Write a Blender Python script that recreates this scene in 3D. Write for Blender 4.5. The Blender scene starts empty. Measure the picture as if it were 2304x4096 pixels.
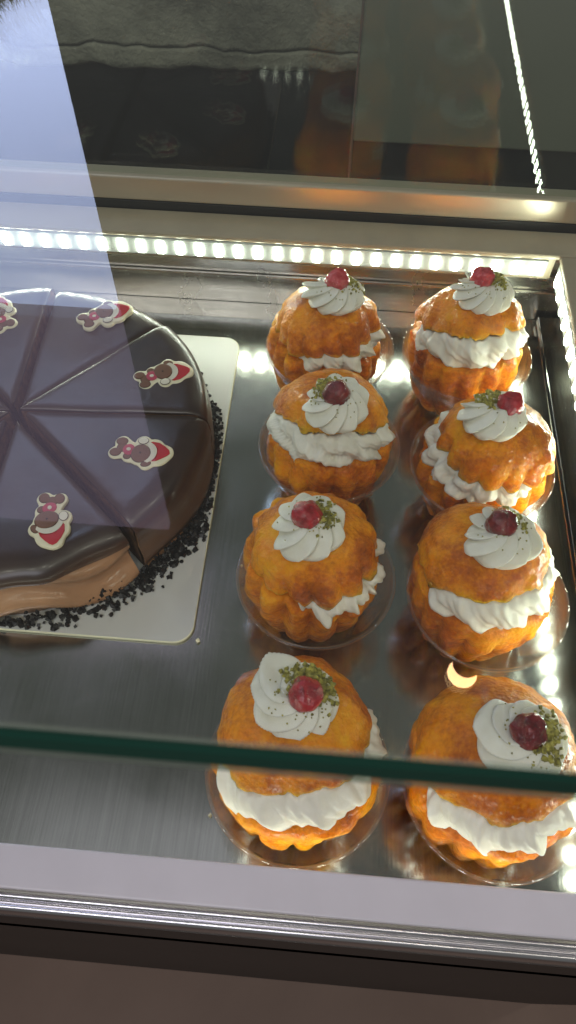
import bpy, bmesh, math, random
import numpy as np
from mathutils import Vector, Matrix, noise
from mathutils.bvhtree import BVHTree

sc = bpy.context.scene
COL = sc.collection
R = math.radians
PI = math.pi
rnd = random.Random(7)

# ------------------------------------------------------------------ helpers
def link(o, parent=None):
    COL.objects.link(o)
    if parent is not None:
        o.parent = parent
    return o

def mesh(name, verts, faces, mats, parent=None, smooth=True, mi=None, loc=None):
    me = bpy.data.meshes.new(name)
    me.from_pydata([tuple(map(float, v)) for v in verts], [], [tuple(int(i) for i in f) for f in faces])
    if not isinstance(mats, (list, tuple)):
        mats = [mats]
    for m in mats:
        me.materials.append(m)
    me.polygons.foreach_set('use_smooth', [bool(smooth)] * len(me.polygons))
    if mi is not None:
        me.polygons.foreach_set('material_index', [int(i) for i in mi])
    me.update()
    o = bpy.data.objects.new(name, me)
    if loc:
        o.location = loc
    return link(o, parent)

def empty(name, loc, rz=0.0):
    o = bpy.data.objects.new(name, None)
    o.empty_display_size = 0.02
    o.location = loc
    o.rotation_euler = (0, 0, rz)
    return link(o)

def tag(o, label=None, cat=None, group=None, kind=None):
    if label: o['label'] = label
    if cat: o['category'] = cat
    if group: o['group'] = group
    if kind: o['kind'] = kind
    return o

class MB:
    """collects pieces into one mesh"""
    def __init__(s):
        s.v = []; s.f = []; s.m = []
    def add(s, v, f, m=0):
        n = len(s.v)
        s.v.extend([tuple(map(float, p)) for p in v])
        s.f.extend([tuple(int(i) + n for i in q) for q in f])
        s.m.extend([m] * len(f))
        return s
    def box(s, x0, x1, y0, y1, z0, z1, m=0, bev=0.0):
        if bev <= 0:
            v = [(x, y, z) for z in (z0, z1) for y in (y0, y1) for x in (x0, x1)]
            f = [(0, 2, 3, 1), (4, 5, 7, 6), (0, 1, 5, 4), (2, 6, 7, 3), (0, 4, 6, 2), (1, 3, 7, 5)]
            return s.add(v, f, m)
        bm = bmesh.new()
        bmesh.ops.create_cube(bm, size=1)
        for w in bm.verts:
            w.co = Vector(((x0 + x1) / 2 + w.co.x * (x1 - x0), (y0 + y1) / 2 + w.co.y * (y1 - y0), (z0 + z1) / 2 + w.co.z * (z1 - z0)))
        bmesh.ops.bevel(bm, geom=bm.edges[:], offset=bev, segments=2, profile=.5, affect='EDGES')
        bm.verts.index_update()
        v = [w.co[:] for w in bm.verts]; f = [[w.index for w in q.verts] for q in bm.faces]
        bm.free()
        return s.add(v, f, m)
    def build(s, name, mats, parent=None, smooth=False, loc=None):
        return mesh(name, s.v, s.f, mats, parent, smooth, s.m, loc)

def grid(P, closed_u=False, cap0=False, cap1=False):
    """P[u][v] -> verts, faces; u optionally closed; caps fan the v=0 / v=last rings"""
    P = np.asarray(P, float)
    nu, nv = P.shape[:2]
    v = P.reshape(-1, 3).tolist()
    f = []
    for i in range(nu if closed_u else nu - 1):
        j = (i + 1) % nu
        for k in range(nv - 1):
            f.append((i * nv + k, j * nv + k, j * nv + k + 1, i * nv + k + 1))
    if cap0:
        c = P[:, 0].mean(0); v.append(c.tolist()); n = len(v) - 1
        for i in range(nu):
            f.append((n, ((i + 1) % nu) * nv, i * nv))
    if cap1:
        c = P[:, -1].mean(0); v.append(c.tolist()); n = len(v) - 1
        for i in range(nu):
            f.append((n, i * nv + nv - 1, ((i + 1) % nu) * nv + nv - 1))
    return v, f

def nz(x, y, z, s=1.0, o=0.0):
    return noise.noise(Vector((x * s + o, y * s - o, z * s + 2 * o)))

# ------------------------------------------------------------------ materials
def mat(name):
    m = bpy.data.materials.new(name); m.use_nodes = True
    nt = m.node_tree; nt.nodes.clear()
    return m, nt, nt.nodes, nt.links

def out(nt, sock):
    o = nt.nodes.new('ShaderNodeOutputMaterial'); nt.links.new(sock, o.inputs['Surface']); return o

def principled(nt, **kw):
    b = nt.nodes.new('ShaderNodeBsdfPrincipled')
    for k, v in kw.items():
        k = k.replace('_', ' ')
        b.inputs[k].default_value = v
    return b

def coords(nt, scale=(1, 1, 1), kind='Object'):
    t = nt.nodes.new('ShaderNodeTexCoord'); m = nt.nodes.new('ShaderNodeMapping')
    m.inputs['Scale'].default_value = scale
    nt.links.new(t.outputs[kind], m.inputs['Vector'])
    return m.outputs['Vector']

def noise_n(nt, vec, scale, detail=4, rough=.55, dist=0.0):
    n = nt.nodes.new('ShaderNodeTexNoise')
    n.inputs['Scale'].default_value = scale; n.inputs['Detail'].default_value = detail
    n.inputs['Roughness'].default_value = rough; n.inputs['Distortion'].default_value = dist
    nt.links.new(vec, n.inputs['Vector'])
    return n.outputs['Fac']

def ramp(nt, fac, stops):
    r = nt.nodes.new('ShaderNodeValToRGB')
    e = r.color_ramp.elements
    while len(e) < len(stops): e.new(.5)
    for q, (p, c) in zip(e, stops):
        q.position = p; q.color = (*c, 1) if len(c) == 3 else c
    nt.links.new(fac, r.inputs['Fac'])
    return r.outputs['Color']

def bump(nt, h, strength, dist, prev=None):
    b = nt.nodes.new('ShaderNodeBump'); b.inputs['Strength'].default_value = strength; b.inputs['Distance'].default_value = dist
    nt.links.new(h, b.inputs['Height'])
    if prev is not None: nt.links.new(prev, b.inputs['Normal'])
    return b.outputs['Normal']

def plain(name, col, rough=.5, var=.12, scale=60, **kw):
    m, nt, N, L = mat(name)
    b = principled(nt, Roughness=rough, **kw)
    v = coords(nt)
    f = noise_n(nt, v, scale)
    c = ramp(nt, f, [(.3, tuple(x * (1 - var) for x in col)), (.7, tuple(min(1, x * (1 + var)) for x in col))])
    L.new(c, b.inputs['Base Color'])
    out(nt, b.outputs['BSDF'])
    return m

def m_sponge(name, stops, fine=1.0):
    m, nt, N, L = mat(name)
    b = principled(nt, Roughness=.5, Coat_Weight=1.0, Coat_Roughness=.035, Subsurface_Weight=.6, Subsurface_Scale=.013)
    b.inputs['Subsurface Radius'].default_value = (1.0, .52, .05)
    b.inputs['Specular IOR Level'].default_value = .2
    b.inputs['Coat IOR'].default_value = 1.5
    b.inputs['Coat Tint'].default_value = (1, .80, .42, 1)
    v = coords(nt)
    oi = N.new('ShaderNodeObjectInfo')
    ad = N.new('ShaderNodeVectorMath'); ad.operation = 'ADD'
    L.new(v, ad.inputs[0]); L.new(oi.outputs['Random'], ad.inputs[1])
    v = ad.outputs['Vector']
    f1 = noise_n(nt, v, 34, 5, .55, .5)
    f2 = noise_n(nt, v, 420, 4, .6)
    mx = N.new('ShaderNodeMix'); mx.data_type = 'FLOAT'; mx.inputs['Factor'].default_value = .26
    L.new(f1, mx.inputs[2]); L.new(f2, mx.inputs[3])
    L.new(ramp(nt, mx.outputs[0], stops), b.inputs['Base Color'])
    vo = N.new('ShaderNodeTexVoronoi'); vo.inputs['Scale'].default_value = 480; L.new(v, vo.inputs['Vector'])
    n1 = bump(nt, noise_n(nt, v, 120, 4, .6), .40, .0022)
    n2 = bump(nt, vo.outputs['Distance'], .5 * fine, .0010, n1)
    n3 = bump(nt, noise_n(nt, v, 1300, 2, .5), .4, .0004, n2)
    L.new(n3, b.inputs['Normal'])
    n4 = bump(nt, noise_n(nt, v, 300, 3, .55), 1.0, .0050, n1)
    L.new(n4, b.inputs['Coat Normal'])
    # pooled syrup is glassy, the drier crust between is dull
    mr = N.new('ShaderNodeMapRange'); mr.inputs['From Min'].default_value = .40; mr.inputs['From Max'].default_value = .60
    mr.inputs['To Min'].default_value = .4; mr.inputs['To Max'].default_value = 1.0
    L.new(noise_n(nt, v, 90, 3, .6), mr.inputs['Value']); L.new(mr.outputs[0], b.inputs['Coat Weight'])
    out(nt, b.outputs['BSDF'])
    return m

def m_thin_glass(name, ior, tint, rough=.0, gcol=(1, 1, 1)):
    m, nt, N, L = mat(name)
    fr = N.new('ShaderNodeFresnel'); fr.inputs['IOR'].default_value = ior
    # same reflectance on either side of a thin sheet: force the outward-facing index on back faces
    geo = N.new('ShaderNodeNewGeometry')
    mi = N.new('ShaderNodeMix'); mi.data_type = 'FLOAT'
    mi.inputs[2].default_value = ior; mi.inputs[3].default_value = 1 / ior
    L.new(geo.outputs['Backfacing'], mi.inputs['Factor'])
    # Cycles' fresnel node inverts the index on back faces by itself, so hand it the inverse there
    L.new(mi.outputs[0], fr.inputs['IOR'])
    t = N.new('ShaderNodeBsdfTransparent'); t.inputs['Color'].default_value = (*tint, 1)
    g = N.new('ShaderNodeBsdfGlossy'); g.inputs['Roughness'].default_value = rough; g.inputs['Color'].default_value = (*gcol, 1)
    x = N.new('ShaderNodeMixShader')
    L.new(fr.outputs['Fac'], x.inputs['Fac']); L.new(t.outputs[0], x.inputs[1]); L.new(g.outputs[0], x.inputs[2])
    out(nt, x.outputs[0])
    return m, nt

def m_steel(name, base, rough, rvar, brush=(8, 900, 900), bstr=.05, aniso=0.0, smear=False):
    m, nt, N, L = mat(name)
    b = principled(nt, Metallic=1.0, Roughness=rough)
    v = coords(nt, brush)
    f = noise_n(nt, v, 1.0, 3, .6)
    c = ramp(nt, f, [(.25, tuple(x * .86 for x in base)), (.75, tuple(min(1, x * 1.1) for x in base))])
    L.new(c, b.inputs['Base Color'])
    v2 = coords(nt)
    f2 = noise_n(nt, v2, 14, 5, .65, .8)
    mr = N.new('ShaderNodeMapRange')
    mr.inputs['From Min'].default_value = .3; mr.inputs['From Max'].default_value = .72
    mr.inputs['To Min'].default_value = rough - rvar; mr.inputs['To Max'].default_value = rough + rvar
    L.new(f2, mr.inputs['Value']); L.new(mr.outputs[0], b.inputs['Roughness'])
    L.new(bump(nt, f, bstr, .0004), b.inputs['Normal'])
    if aniso:
        b.inputs['Anisotropic'].default_value = aniso
    out(nt, b.outputs['BSDF'])
    return m

def m_emit(name, col, s):
    m, nt, N, L = mat(name)
    e = N.new('ShaderNodeEmission'); e.inputs['Color'].default_value = (*col, 1); e.inputs['Strength'].default_value = s
    out(nt, e.outputs[0])
    return m

M = {}
M['crust'] = m_sponge('syrup_soaked_crust', [(.30, (.20, .042, .002)), (.42, (.50, .145, .003)), (.54, (.82, .33, .006)), (.74, (.96, .54, .02))])
M['crumb'] = m_sponge('golden_crumb', [(.3, (.62, .24, .012)), (.5, (.78, .38, .025)), (.72, (.86, .52, .06))], 1.6)

def m_cream():
    m, nt, N, L = mat('whipped_cream')
    b = principled(nt, Roughness=.42, Subsurface_Weight=.35, Subsurface_Scale=.004)
    b.inputs['Subsurface Radius'].default_value = (1, .9, .7)
    b.inputs['Specular IOR Level'].default_value = .35
    v = coords(nt)
    c = ramp(nt, noise_n(nt, v, 90, 4), [(.3, (.74, .72, .60)), (.7, (.84, .83, .73))])
    L.new(c, b.inputs['Base Color'])
    n1 = bump(nt, noise_n(nt, v, 160, 4), .35, .0012)
    L.new(bump(nt, noise_n(nt, v, 900, 2), .22, .0004, n1), b.inputs['Normal'])
    out(nt, b.outputs['BSDF'])
    return m
M['cream'] = m_cream()

def m_cherry(name, c0, c1, c2):
    m, nt, N, L = mat(name)
    b = principled(nt, Roughness=.18, Coat_Weight=1.0, Coat_Roughness=.02, Subsurface_Weight=.6, Subsurface_Scale=.006, Transmission_Weight=.25, IOR=1.38)
    b.inputs['Subsurface Radius'].default_value = (1, .12, .08)
    v = coords(nt)
    c = ramp(nt, noise_n(nt, v, 170, 4, .6, .8), [(.3, c0), (.52, c1), (.75, c2)])
    L.new(c, b.inputs['Base Color'])
    n = bump(nt, noise_n(nt, v, 210, 4, .6), .9, .0022)
    L.new(n, b.inputs['Normal']); L.new(n, b.inputs['Coat Normal'])
    out(nt, b.outputs['BSDF'])
    return m
M['cherry_pale'] = m_cherry('pale_candied_cherry', (.48, .03, .04), (.72, .09, .10), (.82, .22, .20))
M['cherry'] = m_cherry('candied_cherry', (.26, .004, .010), (.55, .016, .028), (.72, .07, .07))
M['cherry_dark'] = m_cherry('dark_candied_cherry', (.10, .003, .006), (.24, .008, .012), (.40, .04, .03))
M['pistachio'] = plain('chopped_pistachio', (.30, .27, .05), .6, .8, 420)
def m_cup():
    m, nt = m_thin_glass('clear_plastic', 1.62, (.975, .975, .96), .03)
    N, L = nt.nodes, nt.links
    o = [n for n in N if n.type == 'OUTPUT_MATERIAL'][0]
    src = o.inputs['Surface'].links[0].from_socket
    d = N.new('ShaderNodeBsdfDiffuse'); d.inputs['Color'].default_value = (.8, .8, .76, 1)
    x = N.new('ShaderNodeMixShader'); x.inputs['Fac'].default_value = .022
    L.new(src, x.inputs[1]); L.new(d.outputs[0], x.inputs[2]); L.new(x.outputs[0], o.inputs['Surface'])
    return m
M['cup'] = m_cup()
M['glass'], gnt = m_thin_glass('clear_glass', 1.62, (.955, .975, .962), .0)
M['pane'], _ = m_thin_glass('dark_mirror_glass', 1.37, (.92, .95, .92), .006)

def m_glass_edge():
    m, nt, N, L = mat('green_glass_edge')
    b = principled(nt, Roughness=.25)
    b.inputs['Specular IOR Level'].default_value = .04
    v = coords(nt, (5, 300, 240))
    c = ramp(nt, noise_n(nt, v, 1, 3), [(.3, (.0004, .040, .028)), (.75, (.0010, .095, .066))])
    L.new(c, b.inputs['Base Color'])
    out(nt, b.outputs['BSDF'])
    return m
M['edge'] = m_glass_edge()
def m_bevel():
    m, nt, N, L = mat('ground_glass_bevel')
    b = principled(nt, Roughness=.4); b.inputs['Base Color'].default_value = (.22, .25, .21, 1)
    t = N.new('ShaderNodeBsdfTransparent'); t.inputs['Color'].default_value = (.75, .85, .78, 1)
    x = N.new('ShaderNodeMixShader'); x.inputs['Fac'].default_value = .5
    L.new(t.outputs[0], x.inputs[1]); L.new(b.outputs[0], x.inputs[2]); out(nt, x.outputs[0])
    return m
M['bevel'] = m_bevel()

M['tray'] = m_steel('brushed_steel_tray', (.43, .435, .41), .15, .06, (900, 6, 900), .05)
M['steel'] = m_steel('brushed_steel', (.52, .50, .45), .24, .06, (5, 900, 900), .06)
M['frame'] = plain('beige_painted_frame', (.35, .305, .215), .42, .1, 25)
M['dark_rubber'] = plain('black_rubber_gasket', (.012, .012, .011), .5)
M['chrome'] = plain('polished_chrome', (.66, .65, .68), .24, .03, 3, Metallic=1.0)
M['sill'] = plain('white_laminate', (.62, .585, .64), .38, .06, 18)
M['strip'] = None

def m_strip():
    m, nt, N, L = mat('lit_led_tape')
    b = principled(nt, Roughness=.4)
    b.inputs['Base Color'].default_value = (.30, .32, .30, 1)
    b.inputs['Emission Color'].default_value = (.88, 1, .9, 1)
    b.inputs['Emission Strength'].default_value = .12
    out(nt, b.outputs['BSDF'])
    return m
M['strip'] = m_strip()
LED_S = 84.0
M['led'] = m_emit('led_chip', (.93, 1.0, .83), LED_S)
M['led_front'] = m_emit('dimmer_led_chip', (.97, 1.0, .84), 15)

def m_glaze():
    m, nt, N, L = mat('dark_chocolate_glaze')
    b = principled(nt, Roughness=.34, Coat_Weight=.15, Coat_Roughness=.15)
    v = coords(nt)
    c = ramp(nt, noise_n(nt, v, 22, 5, .6, .5), [(.3, (.026, .013, .010)), (.7, (.052, .026, .018))])
    # the glaze thins on the outer wall, where the brown mousse under it shows
    tc = N.new('ShaderNodeTexCoord'); sx = N.new('ShaderNodeSeparateXYZ'); L.new(tc.outputs['Object'], sx.inputs[0])
    mr = N.new('ShaderNodeMapRange'); mr.inputs['From Min'].default_value = .047; mr.inputs['From Max'].default_value = .034
    mr.inputs['To Min'].default_value = 0; mr.inputs['To Max'].default_value = .8
    L.new(sx.outputs['Z'], mr.inputs['Value'])
    c2 = ramp(nt, noise_n(nt, v, 16, 4, .6, .6), [(.3, (.10, .048, .024)), (.7, (.19, .095, .047))])
    mx = N.new('ShaderNodeMix'); mx.data_type = 'RGBA'
    L.new(mr.outputs[0], mx.inputs['Factor']); L.new(c, mx.inputs[6]); L.new(c2, mx.inputs[7])
    L.new(mx.outputs[2], b.inputs['Base Color'])
    n1 = bump(nt, noise_n(nt, v, 28, 4, .5), .35, .003)
    L.new(bump(nt, noise_n(nt, v, 300, 3), .035, .0006, n1), b.inputs['Normal'])
    out(nt, b.outputs['BSDF'])
    return m
M['glaze'] = m_glaze()
M['mousse'] = plain('milk_chocolate_mousse', (.40, .21, .105), .40, .22, 30, Coat_Weight=.2)
M['sponge'] = plain('cocoa_sponge', (.16, .075, .032), .75, .45, 160)
M['crumbs'] = plain('chocolate_crumbs', (.011, .009, .009), .45, .5, 200)
M['board'] = plain('silver_cake_card', (.56, .56, .53), .35, .05, 12)
M['board_edge'] = plain('pale_gold_card_edge', (.75, .72, .50), .4, .05, 30)
M['biscuit'] = plain('cream_icing_biscuit', (.80, .74, .52), .5, .06, 60)
M['bear_brown'] = plain('brown_icing', (.19, .085, .045), .5, .1, 80)
M['bear_line'] = plain('dark_icing_line', (.05, .022, .014), .5)
M['bear_red'] = plain('red_icing', (.50, .018, .022), .42, .12, 80)
M['bear_pink'] = plain('raspberry_icing', (.52, .05, .09), .42, .1, 80)
M['bear_white'] = plain('white_icing', (.74, .69, .56), .5, .06, 80)
M['floor'] = None

# ------------------------------------------------------------------ camera
cam_d = bpy.data.cameras.new('camera'); cam = bpy.data.objects.new('camera', cam_d); link(cam)
PITCH, ROLL, YAW, F, CH = R(56.79), R(.819), R(3.867), 2962.0, .4198
cp, sp = math.cos(PITCH), math.sin(PITCH)
fwd = Vector((0, cp, -sp)); rgt = Vector((1, 0, 0)); up = rgt.cross(fwd)
Rz = Matrix.Rotation(YAW, 3, 'Z')
fwd, rgt, up = Rz @ fwd, Rz @ rgt, Rz @ up
r2 = math.cos(ROLL) * rgt + math.sin(ROLL) * up
u2 = -math.sin(ROLL) * rgt + math.cos(ROLL) * up
mw = Matrix.Identity(4)
for i in range(3):
    mw[i][0] = r2[i]; mw[i][1] = u2[i]; mw[i][2] = -fwd[i]
mw[2][3] = CH
cam.matrix_world = mw
cam_d.sensor_fit = 'VERTICAL'; cam_d.sensor_height = 36; cam_d.lens = 36 * F / 4096
cam_d.clip_start = .01; cam_d.clip_end = 50
cam_d.dof.use_dof = True; cam_d.dof.focus_distance = .44; cam_d.dof.aperture_fstop = 30
sc.camera = cam

# ------------------------------------------------------------------ the case
XL, XR = -.75, .165          # opening of the well
YF, YB = .0464, .468
case = empty('display_case', (0, .26, 0))
tag(case, 'steel framed refrigerated pastry case with a beige rim and chrome front rail', 'display case')
case_o = Vector((0, .26, 0))
def cpart(mb, name, mats, smooth=False):
    mb.v = [(x, y - .26, z) for x, y, z in mb.v]
    return mb.build(name, mats, case, smooth)

b = MB(); b.box(XL - .1, .36, .02, .52, -.03, -.008)
cpart(b, 'floor_pan', M['steel'])
b = MB()
b.box(XL - .1, .205, .488, .494, -.0075, .0655)
b.box(XL - .1, .187, .4845, .4875, .018, .0225, bev=.0006)
b.box(XL - .1, .187, .484, .4875, .036, .0395, bev=.0006)
cpart(b, 'back_wall', M['steel'])
b = MB(); b.box(.190, .196, .03, .4875, -.0075, .0655)
cpart(b, 'side_wall', M['steel'])
b = MB(); b.box(XL - .1, .1895, .028, .034, -.0075, .0655)
cpart(b, 'front_wall', M['steel'])
# rim: mitred strips with a rolled inner lip
b = MB(); b.box(XL - .1, .32, YB + .0006, .497, .0660, .0700, bev=.0012); b.box(XL - .1, XR - .0005, YB + .0035, YB + .009, .047, .0657)
cpart(b, 'back_rim', M['frame'])
b = MB(); b.box(XR + .0006, .32, .03, YB, .0660, .0698, bev=.0012); b.box(XR + .0035, XR + .009, .048, YB + .003, .047, .0657)
cpart(b, 'side_rim', M['frame'])
b = MB(); b.box(XL - .1, .34, .029, YF, .0662, .0700, bev=.0010)
cpart(b, 'front_sill', M['sill'])
b = MB(); b.box(XL - .1, .34, .4975, .512, .0662, .0768, bev=.001)
cpart(b, 'gasket', M['dark_rubber'])
# back rail: brushed steel upright under the pane
b = MB(); b.box(XL - .1, .36, .4965, .511, .0775, .0965, bev=.0013)
cpart(b, 'back_rail', plain('brushed_rail', (.62, .54, .41), .3, .08, 4, Metallic=.65))
# chrome front rail: two rounded ridges with a groove between
prof = []
for (y0, y1, zt, h) in ((.0252, .0286, .0640, .0016), (.0208, .0249, .0622, .0022)):
    for k in range(17):
        t = k / 16
        prof.append((y1 + (y0 - y1) * t, zt + h * math.sin(PI * t) ** .8))
    prof.append((y0 - .00012, zt - .0022))
prof += [(.0204, .052), (.0204, .045)]
P = [[(x, y, z) for y, z in prof] for x in (XL - .1, .36)]
v, f = grid(P)
b = MB(); b.add(v, f)
cpart(b, 'chrome_rail', M['chrome'], True)
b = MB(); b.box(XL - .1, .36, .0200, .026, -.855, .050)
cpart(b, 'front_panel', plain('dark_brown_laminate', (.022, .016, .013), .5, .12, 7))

# removable tray: turned-up back edge, seam gap at right
tray = MB()
tray.box(XL, .1695, .042, .4605, -.006, 0, bev=.0012)
tray.box(.1712, .1895, .042, .4840, -.0065, -.0008, bev=.0008)
t_o = tray.build('steel_tray', M['tray'])
tag(t_o, 'polished steel tray lining the bottom of the pastry case', 'tray')

# LED tapes
def led_strip(name, label, p0, p1, face, n, z0=.0505, z1=.0645, lm='led'):
    """tape along p0-p1 with n chips facing `face` (unit, horizontal)"""
    p0 = Vector(p0); p1 = Vector(p1); d = (p1 - p0).normalized(); fc = Vector(face)
    mid = (p0 + p1) / 2
    root = empty(name, (mid.x, mid.y, z0))
    tag(root, label, 'light strip', 'lit LED tapes round the case opening')
    zc = (z0 + z1) / 2
    def boxat(c, l, w, h, mb, bev=0):
        # local axes d, fc, z
        bm = MB(); bm.box(-l / 2, l / 2, -w / 2, w / 2, -h / 2, h / 2, bev=bev)
        mb.add([c + d * q[0] + fc * q[1] + Vector((0, 0, q[2])) - root.location for q in bm.v], bm.f)
    b = MB(); boxat(Vector((mid.x, mid.y, zc)), (p1 - p0).length, .002, z1 - z0, b, .0004)
    b.build('tape', M['strip'], root)
    base = None
    L = (p1 - p0).length
    for i in range(n):
        c = p0 + d * (L * (i + .5) / n)
        if base is None:
            b = MB(); bm = MB(); bm.box(-.0023, .0023, -.0005, .0005, -.0050, .0050, bev=.0004)
            b.add([d * q[0] + fc * q[1] + Vector((0, 0, q[2])) for q in bm.v], bm.f)
            o = b.build('led', M[lm], root); base = o
        else:
            o = base.copy(); link(o, root)
        o.location = Vector((c.x, c.y, zc)) + fc * .0017 - root.location
    return root
led_strip('led_strip', 'bright white LED tape along the back rim above the steel back wall', (-.5575, YB + .002, 0), (XR - .006, YB + .002, 0), (0, -1, 0), 48)
led_strip('led_strip', 'bright white LED tape along the right rim beside the pastries', (XR + .002, .062, 0), (XR + .002, YB - .004, 0), (-1, 0, 0), 27)
led_strip('led_strip', 'LED tape under the front sill, seen only mirrored in the dark back pane', (-.50, YF - .0016, 0), (XR - .006, YF - .0016, 0), (0, 1, 0), 44, .0480, .0620, 'led_front')

# glass top: thick slab, green front edge
gx0, gx1, gy0, gy1, gz0, gz1 = -.72, .45, .0223, .5, .3270, .3390
g = MB()
c_ = .0004; zm = gz0 + .0028
g.add([(gx0, gy0 + c_, gz1), (gx1, gy0 + c_, gz1), (gx1, gy1, gz1), (gx0, gy1, gz1)], [(0, 1, 2, 3)], 0)
g.add([(gx0, gy0 + c_, gz0), (gx1, gy0 + c_, gz0), (gx1, gy1, gz0), (gx0, gy1, gz0)], [(3, 2, 1, 0)], 3)
g.add([(gx0, gy0, zm), (gx1, gy0, zm), (gx1, gy0, gz1 - c_), (gx0, gy0, gz1 - c_)], [(0, 1, 2, 3)], 1)
g.add([(gx0, gy0, gz0 + c_), (gx1, gy0, gz0 + c_), (gx1, gy0, zm), (gx0, gy0, zm)], [(0, 1, 2, 3)], 2)
g.add([(gx0, gy0 + c_, gz1), (gx1, gy0 + c_, gz1), (gx1, gy0, gz1 - c_), (gx0, gy0, gz1 - c_)], [(3, 2, 1, 0)], 2)
g.add([(gx0, gy0 + c_, gz0), (gx1, gy0 + c_, gz0), (gx1, gy0, gz0 + c_), (gx0, gy0, gz0 + c_)], [(0, 1, 2, 3)], 2)
g.add([(gx0, gy0, gz0), (gx0, gy1, gz0), (gx0, gy1, gz1), (gx0, gy0, gz1)], [(0, 1, 2, 3)], 1)
g.add([(gx1, gy0, gz0), (gx1, gy1, gz0), (gx1, gy1, gz1), (gx1, gy0, gz1)], [(3, 2, 1, 0)], 1)
go = g.build('glass_top', [M['glass'], M['edge'], M['bevel'], m_thin_glass('coated_glass_underside', 1.16, (.965, .98, .97))[0]])
tag(go, 'thick clear glass top of the case with a dark green front edge', 'glass top')
b = MB(); b.box(-.75, .45, .5005, .5065, .097, .3275)
po = b.build('back_pane', M['pane'])
tag(po, 'dark reflecting glass pane standing on the steel rail at the back', 'glass pane')

# ------------------------------------------------------------------ pastries
NT = 160
TH = np.linspace(0, 2 * PI, NT, endpoint=False)
HP = [(0, .0255), (.04, .0275), (.12, .0302), (.25, .0334), (.40, .0358), (.52, .0368), (.63, .0368), (.74, .0354), (.83, .0318), (.905, .0255), (.96, .0165), (1.0, .0005)]
def r_prof(h):
    for (a, ra), (c, rc) in zip(HP, HP[1:]):
        if h <= c:
            t = (h - a) / (c - a)
            return ra + (rc - ra) * t
    return 0.0005

def make_bun(pr, sc_):
    H, fl, seed = pr['H'], pr['fl'], pr['seed']
    nfl = pr.get('n', 15)
    def rad(h, th):
        r = r_prof(h) * sc_
        lobe = abs(math.cos(nfl * th / 2 + seed + .35 * nz(math.cos(th), math.sin(th), h, 1.5, seed))) ** .75
        low = .115
        amp = low * max(0, min(1, (.72 - h) / .3)) + fl * .17 * max(0, min(1, (h - .35) / .3)) * max(0, min(1, (1.0 - h) / .45))
        r *= 1 - amp * (1 - lobe)
        x, y, z = math.cos(th) * r, math.sin(th) * r, h * H
        r += .0030 * nz(x, y, z, 42, seed) + .0016 * nz(x, y, z, 110, seed) + .0007 * nz(x, y, z, 260, seed)
        return max(r, .0002)
    return rad

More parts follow.
